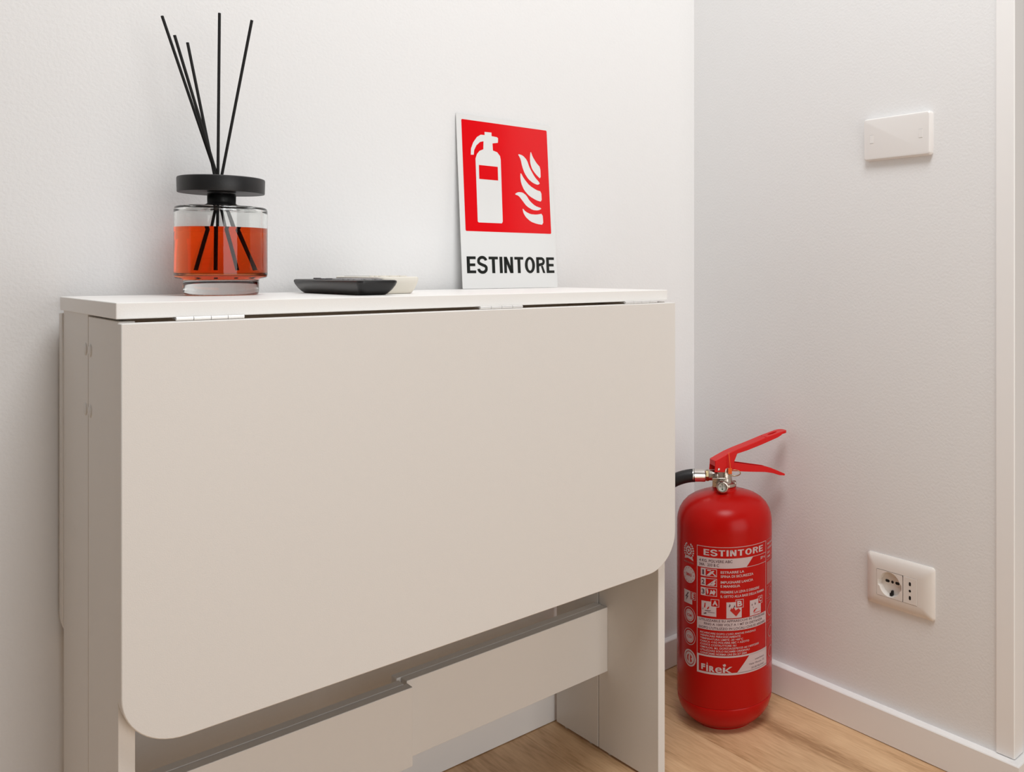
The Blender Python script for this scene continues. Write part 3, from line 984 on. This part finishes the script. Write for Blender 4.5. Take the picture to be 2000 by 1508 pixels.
wrap('title_lettering', plain_word('ESTINTORE', -36.3, 67.3, 284.0, 293.6, 0.13, 0.20, 0.18), M['lprint'], E1)
wrap('label_small_print', [fit_text('SP 4', 61.5, 72.5, 271.5, 275.8, 0.02)], M['lprint'], E1)
dark = [fit_text('4 KG. POLVERE ABC', -44.0, 10.0, 273.6, 278.0, 0.012), fit_text('34A   233 B C', -44.0, -11.0, 267.4, 271.8, 0.012),
        fit_text('UTILIZZABILE SU APPARECCHI IN TENSIONE', -44.0, 72.0, 181.6, 185.2, 0.012),
        fit_text('FINO A 1000 VOLT A 1 MT DI DISTANZA', -35.5, 65.0, 175.8, 179.4, 0.012),
        fit_text("DOPO L'UTILIZZO IN LOCALI CHIUSI AREARE", -44.5, 72.5, 169.8, 173.6, 0.012),
        fit_text('www.firek.it', 49.0, 70.0, 116.6, 119.2), fit_text('Viale Monza, 22', 37.5, 70.5, 110.6, 113.6), fit_text('20128 MILANO', 42.0, 69.5, 104.6, 107.4)]
for dk_ in (dark[:2], dark[2:5], dark[5:]):
    wrap('ink_lettering', dk_, M['ldark'], E2, bend=5.0)
tl = [('ESTRARRE LA', 29.3, 259.0), ('SPINA DI SICUREZZA', 46.1, 252.6), ('IMPUGNARE LANCIA', 45.5, 243.6), ('E MANIGLIA', 22.4, 237.4), ("PREMERE LA LEVA E DIRIGERE", 58.4, 228.4), ('IL GETTO ALLA BASE DELLA FIAMMA', 70.3, 221.6)]
wl = [fit_text(s, -8.5, xr, zc - 1.9, zc + 2.0, 0.02) for s, xr, zc in tl]
wrap('instruction_lettering', wl, M['lprint'], E1, bend=5.0)
wl = []
rl = [('RICARICARE DOPO L\'USO ANCHE PARZIALE', 50.6), ('VERIFICARE PERIODICAMENTE', 23.1), ('TEMPERATURA LIMITE -20 +60\u00b0C', 27.2), ('CARICA: 4 KG POLVERE ABC + AZOTO', 38.0), ('CODICE COSTRUTTORE 161', 16.0),
      ('OMOLOG. M.I. DCPST/A/2570/153 del 14/07/2005', 57.3), ('UTILIZZARE SOLO RICAMBI ORIGINALI', 38.8), ('CONFORME NORMA UNI EN 3/7 2004', 33.6)]
for i, (s, xr) in enumerate(rl):
    zc = 163.4 - i * 4.55
    wl.append(fit_text(s, -42.2, xr, zc - 1.5, zc + 1.6, 0.015))
wrap('notes_lettering', wl, M['lprint'], E1, bend=5.0)
# numbered step pictograms
for i, (zt_, zb_) in enumerate(((263.6, 251.3), (248.8, 236.2), (233.6, 221.0))):
    p = [rect(-41.2, -33.0, zb_, zt_)] + frame(-33.6, -14.4, zb_, zt_, 0.9)
    m_ = (zt_ + zb_) / 2
    if i == 0:
        p += [poly([(-31.5, zb_ + 1.5), (-25, m_ + 1.5), (-20, m_ + 3.8), (-18.5, m_ + 2.6), (-22, m_ - 1), (-26.5, zb_ + 1.5)]), rect(-30, -24, m_ + 2.6, m_ + 4.2), poly([(-23, m_), (-21.5, m_ + 0.8), (-15.5, zb_ + 2), (-17.5, zb_ + 1.2)])]
    elif i == 1:
        p += [poly([(-30.5, zb_ + 1.4), (-19, m_ + 4), (-16, m_ + 4.6), (-16.8, m_ + 2.4), (-26, zb_ + 1.4)]), poly([(-25, m_ - 1.5), (-19, m_ + 1.2), (-16.4, m_ - 0.5), (-19, zb_ + 1.6), (-24.5, zb_ + 1.8)])]
    else:
        p += [poly([(-31.8, m_ + 4.6), (-29, m_ + 4.6), (-28, m_ - 1), (-30, zb_ + 2)]), poly([(-26.5, zb_ + 2), (-24, m_ + 4), (-21, m_ + 1), (-19.5, m_ + 4.2), (-16.4, m_ + 1), (-19, zb_ + 1.6), (-22, m_ - 2)])]
    o = wrap('step_pictogram', p, M['lprint'], E1)
wrap('step_number', [fit_text('1', -38.6, -35.4, 253.6, 261.4, 0.03), fit_text('2', -39.6, -34.6, 238.6, 246.4, 0.03), fit_text('3', -39.6, -34.6, 223.4, 231.2, 0.03)], M['ldark'], E2)
# fire class pictograms A, B, C
def fire_class(letter, x0, x1, z0, z1, lx0, lx1, lz0, lz1, inner):
    p = [poly([(x0, z0), (x1, z0), (x1, lz0), (lx0, lz0), (lx0, z1), (x0, z1)])]
    p += frame(lx0, lx1, lz0, lz1, 0.8)
    p += [fit_text(letter, lx0 + 2.6, lx1 - 2.4, lz0 + 2.4, lz1 - 2.2, 0.04)]
    wrap('fire_class_pictogram', p, M['lprint'], E1)
    wrap('fire_class_symbol', inner[0], M['lred'], E2)
    if inner[1]:
        wrap('fire_class_symbol', inner[1], M['ldark'], E2)
fire_class('A', -40.0, -15.3, 189.6, 212.6, -24.2, -10.8, 204.6, 216.8,
           ([poly([(-35.5, 203), (-34.4, 209.5), (-32.8, 210), (-33, 205), (-34, 201.5)]), poly([(-30.5, 200.6), (-29.5, 203.2), (-26.6, 205), (-27, 202.6), (-29.2, 200)])],
            [poly([(-34.5, 197.2), (-33, 198.4), (-26, 198.6), (-24, 199.6), (-25.2, 197.6)]), poly([(-36.5, 193.4), (-31.4, 195.4), (-31.4, 193), (-35, 192.2)]), rect(-29.5, -18, 195.4, 196.0), poly([(-38.2, 199), (-37, 203), (-36.8, 199.5)])]))
fire_class('B', 0.5, 24.9, 187.8, 212.6, 15.0, 28.2, 203.0, 216.3,
           ([poly([(6.2, 199.8), (8.6, 204.2), (9.5, 201.8), (12, 205), (14, 201.5), (14.9, 199.6), (20, 202.6), (23.2, 198.6), (15.8, 190.2)])],
            [poly([(4.2, 206), (6, 210.4), (7, 207.6), (5.6, 204.8)]), poly([(11.6, 204.4), (13.6, 208.4), (14.6, 204.6)])]))
fire_class('C', 39.3, 62.2, 187.4, 211.4, 55.8, 66.0, 202.4, 214.6,
           ([poly([(45.5, 191.8), (47.5, 195.6), (52.5, 197.2), (54, 196.0), (50, 194.8), (49.5, 192.6)]), rect(47, 60.5, 190.0, 190.9)],
            [poly([(42.6, 203), (43.6, 206.6), (44.6, 203)]), poly([(48.4, 203.6), (49.6, 207.8), (50.8, 203.4)]), poly([(45.4, 198.8), (46, 201), (46.8, 198.8)])]))
# brand logo
lg = [fit_text('F', -40.4, -33.6, 105.4, 114.4, 0.055), rect(-31.6, -28.8, 103.6, 113.6), poly([(-31.2, 114.4), (-30.2, 118.2), (-29.0, 114.4)]),
      fit_text('R', -26.9, -17.8, 103.4, 112.6, 0.055), fit_text('e', -17.2, -6.4, 102.9, 111.6, 0.012),
      rect(-5.0, -1.6, 103.4, 111.6), disc(-2.4, 114.9, 2.1), poly([(-4.2, 113.2), (-2, 114), (-5.6, 116.4)]),
      poly([(-2.0, 107.0), (5.6, 112.4), (9.6, 112.4), (1.6, 107.2), (8.8, 103.0), (4.4, 103.0)])]
wrap('logo', lg, M['lprint'], E2)
# left-hand column of emblems
def emblem(parts_w, parts_d, name='round_emblem'):
    wrap(name, parts_w, M['lprint'], E1)
    if parts_d:
        wrap('emblem_detail', parts_d, M['lred'], E2)
c0, c1 = -66.0, 283.8
gear = [annulus(c0, c1 + 1.5, 4.4, 6.6), star(c0, c1 + 1.6, 4.0)]
for k in range(11):
    a = 2 * math.pi * k / 11
    gear.append(disc(c0 + 7.6 * math.cos(a), c1 + 1.5 + 7.8 * math.sin(a), 0.9, n=8))
for sg in (-1, 1):
    for k in range(8):
        t = -1.1 + k * 0.31
        gear.append(disc(c0 + sg * 10.4 * math.cos(t), c1 + 1 + 12.4 * math.sin(t), 1.7, 1.5, n=8))
gear += [poly([(c0 - 10, c1 - 13), (c0 - 4, c1 - 10.4), (c0 + 4, c1 - 11.4), (c0 + 10.4, c1 - 13.6), (c0 + 9.6, c1 - 9.8), (c0 + 3, c1 - 7.4), (c0 - 4, c1 - 7.0), (c0 - 9.4, c1 - 9.4)])]
wrap('state_emblem', gear, M['lprint'], E1)
wrap('emblem_caption', [fit_text("MINISTERO DELL'INTERNO", c0 - 11.5, c0 + 11.0, c1 - 18.6, c1 - 15.6, 0.02)], M['lfaint'], E1)
cx_, cz_ = -65.6, 247.4
emblem([disc(cx_, cz_, 13.6, 13.2)], [disc(cx_ + 11 * math.cos(2 * math.pi * k / 12), cz_ + 10.7 * math.sin(2 * math.pi * k / 12), 0.85, n=8) for k in range(12)] + [fit_text('EMAS', cx_ - 6.4, cx_ + 6.4, cz_ - 2.4, cz_ + 2.6, 0.02)])
wrap('electrical_pictogram', [poly([(-77.6, 201.5), (-58.0, 201.5), (-58.0, 209), (-62.4, 209), (-62.4, 222.0), (-77.6, 222.0)])] + frame(-61.6, -50.6, 209.6, 221.6, 0.7) + [fit_text('E', -59.0, -53.4, 211.6, 219.8, 0.03)], M['lprint'], E1)
wrap('electrical_symbol', [poly([(-67.6, 219.5), (-74.6, 210.6), (-70.2, 211.8), (-73.4, 204.2), (-66.2, 213.4), (-70, 212.8), (-65.4, 218.8)])], M['ldark'], E2)
for cz_, txt in ((183.6, 'ICIM'), (149.8, 'CSI')):
    cx_ = -64.4
    emblem([annulus(cx_, cz_, 12.2, 13.1), disc(cx_, cz_, 9.6)], [annulus(cx_, cz_, 7.4, 8.0), fit_text(txt, cx_ - 5.2, cx_ + 5.2, cz_ - 2.0, cz_ + 2.2, 0.02)])
cx_, cz_ = -63.8, 116.2
emblem([annulus(cx_, cz_, 10.8, 13.4), disc(cx_, cz_, 9.6)], [poly([(cx_ - 1, cz_ + 6.6), (cx_ - 5.6, cz_ + 3), (cx_ - 5.8, cz_ - 3), (cx_ - 1.6, cz_ - 6.8), (cx_ - 3, cz_)]), poly([(cx_ + 1, cz_ + 6.6), (cx_ + 5.6, cz_ + 2), (cx_ + 3, cz_), (cx_ + 5.4, cz_ - 4), (cx_ + 1.6, cz_ - 6.8)])])
# right-hand column, mostly turned away
rp = frame(78.6, 108.0, 265.4, 298.0, 0.7) + frame(78.6, 108.0, 203.6, 222.6, 0.7) + frame(78.6, 108.0, 168, 200.6, 0.7) + frame(78.6, 108.0, 96, 164, 0.7)
rp += [rect(79.6, 107.0, 226.0, 262.0), annulus(93, 212.8, 5.4, 7.0), annulus(93, 184, 9.4, 11.6), annulus(93, 148, 7.4, 9.6), annulus(93, 116, 7.4, 9.6)]
wrap('side_panel_print', rp, M['lfaint'], E1)
wrap('side_panel_lettering', [fit_text('MANUTENZIONE', 82, 105, 289, 292.4, 0.02), fit_text('CONTROLLO', 82, 104, 282, 285.4, 0.02), fit_text('DATA', 82, 92, 275, 278.4, 0.02), fit_text('FIRMA', 82, 94, 268.4, 271.6, 0.02)], M['lprint'], E1)
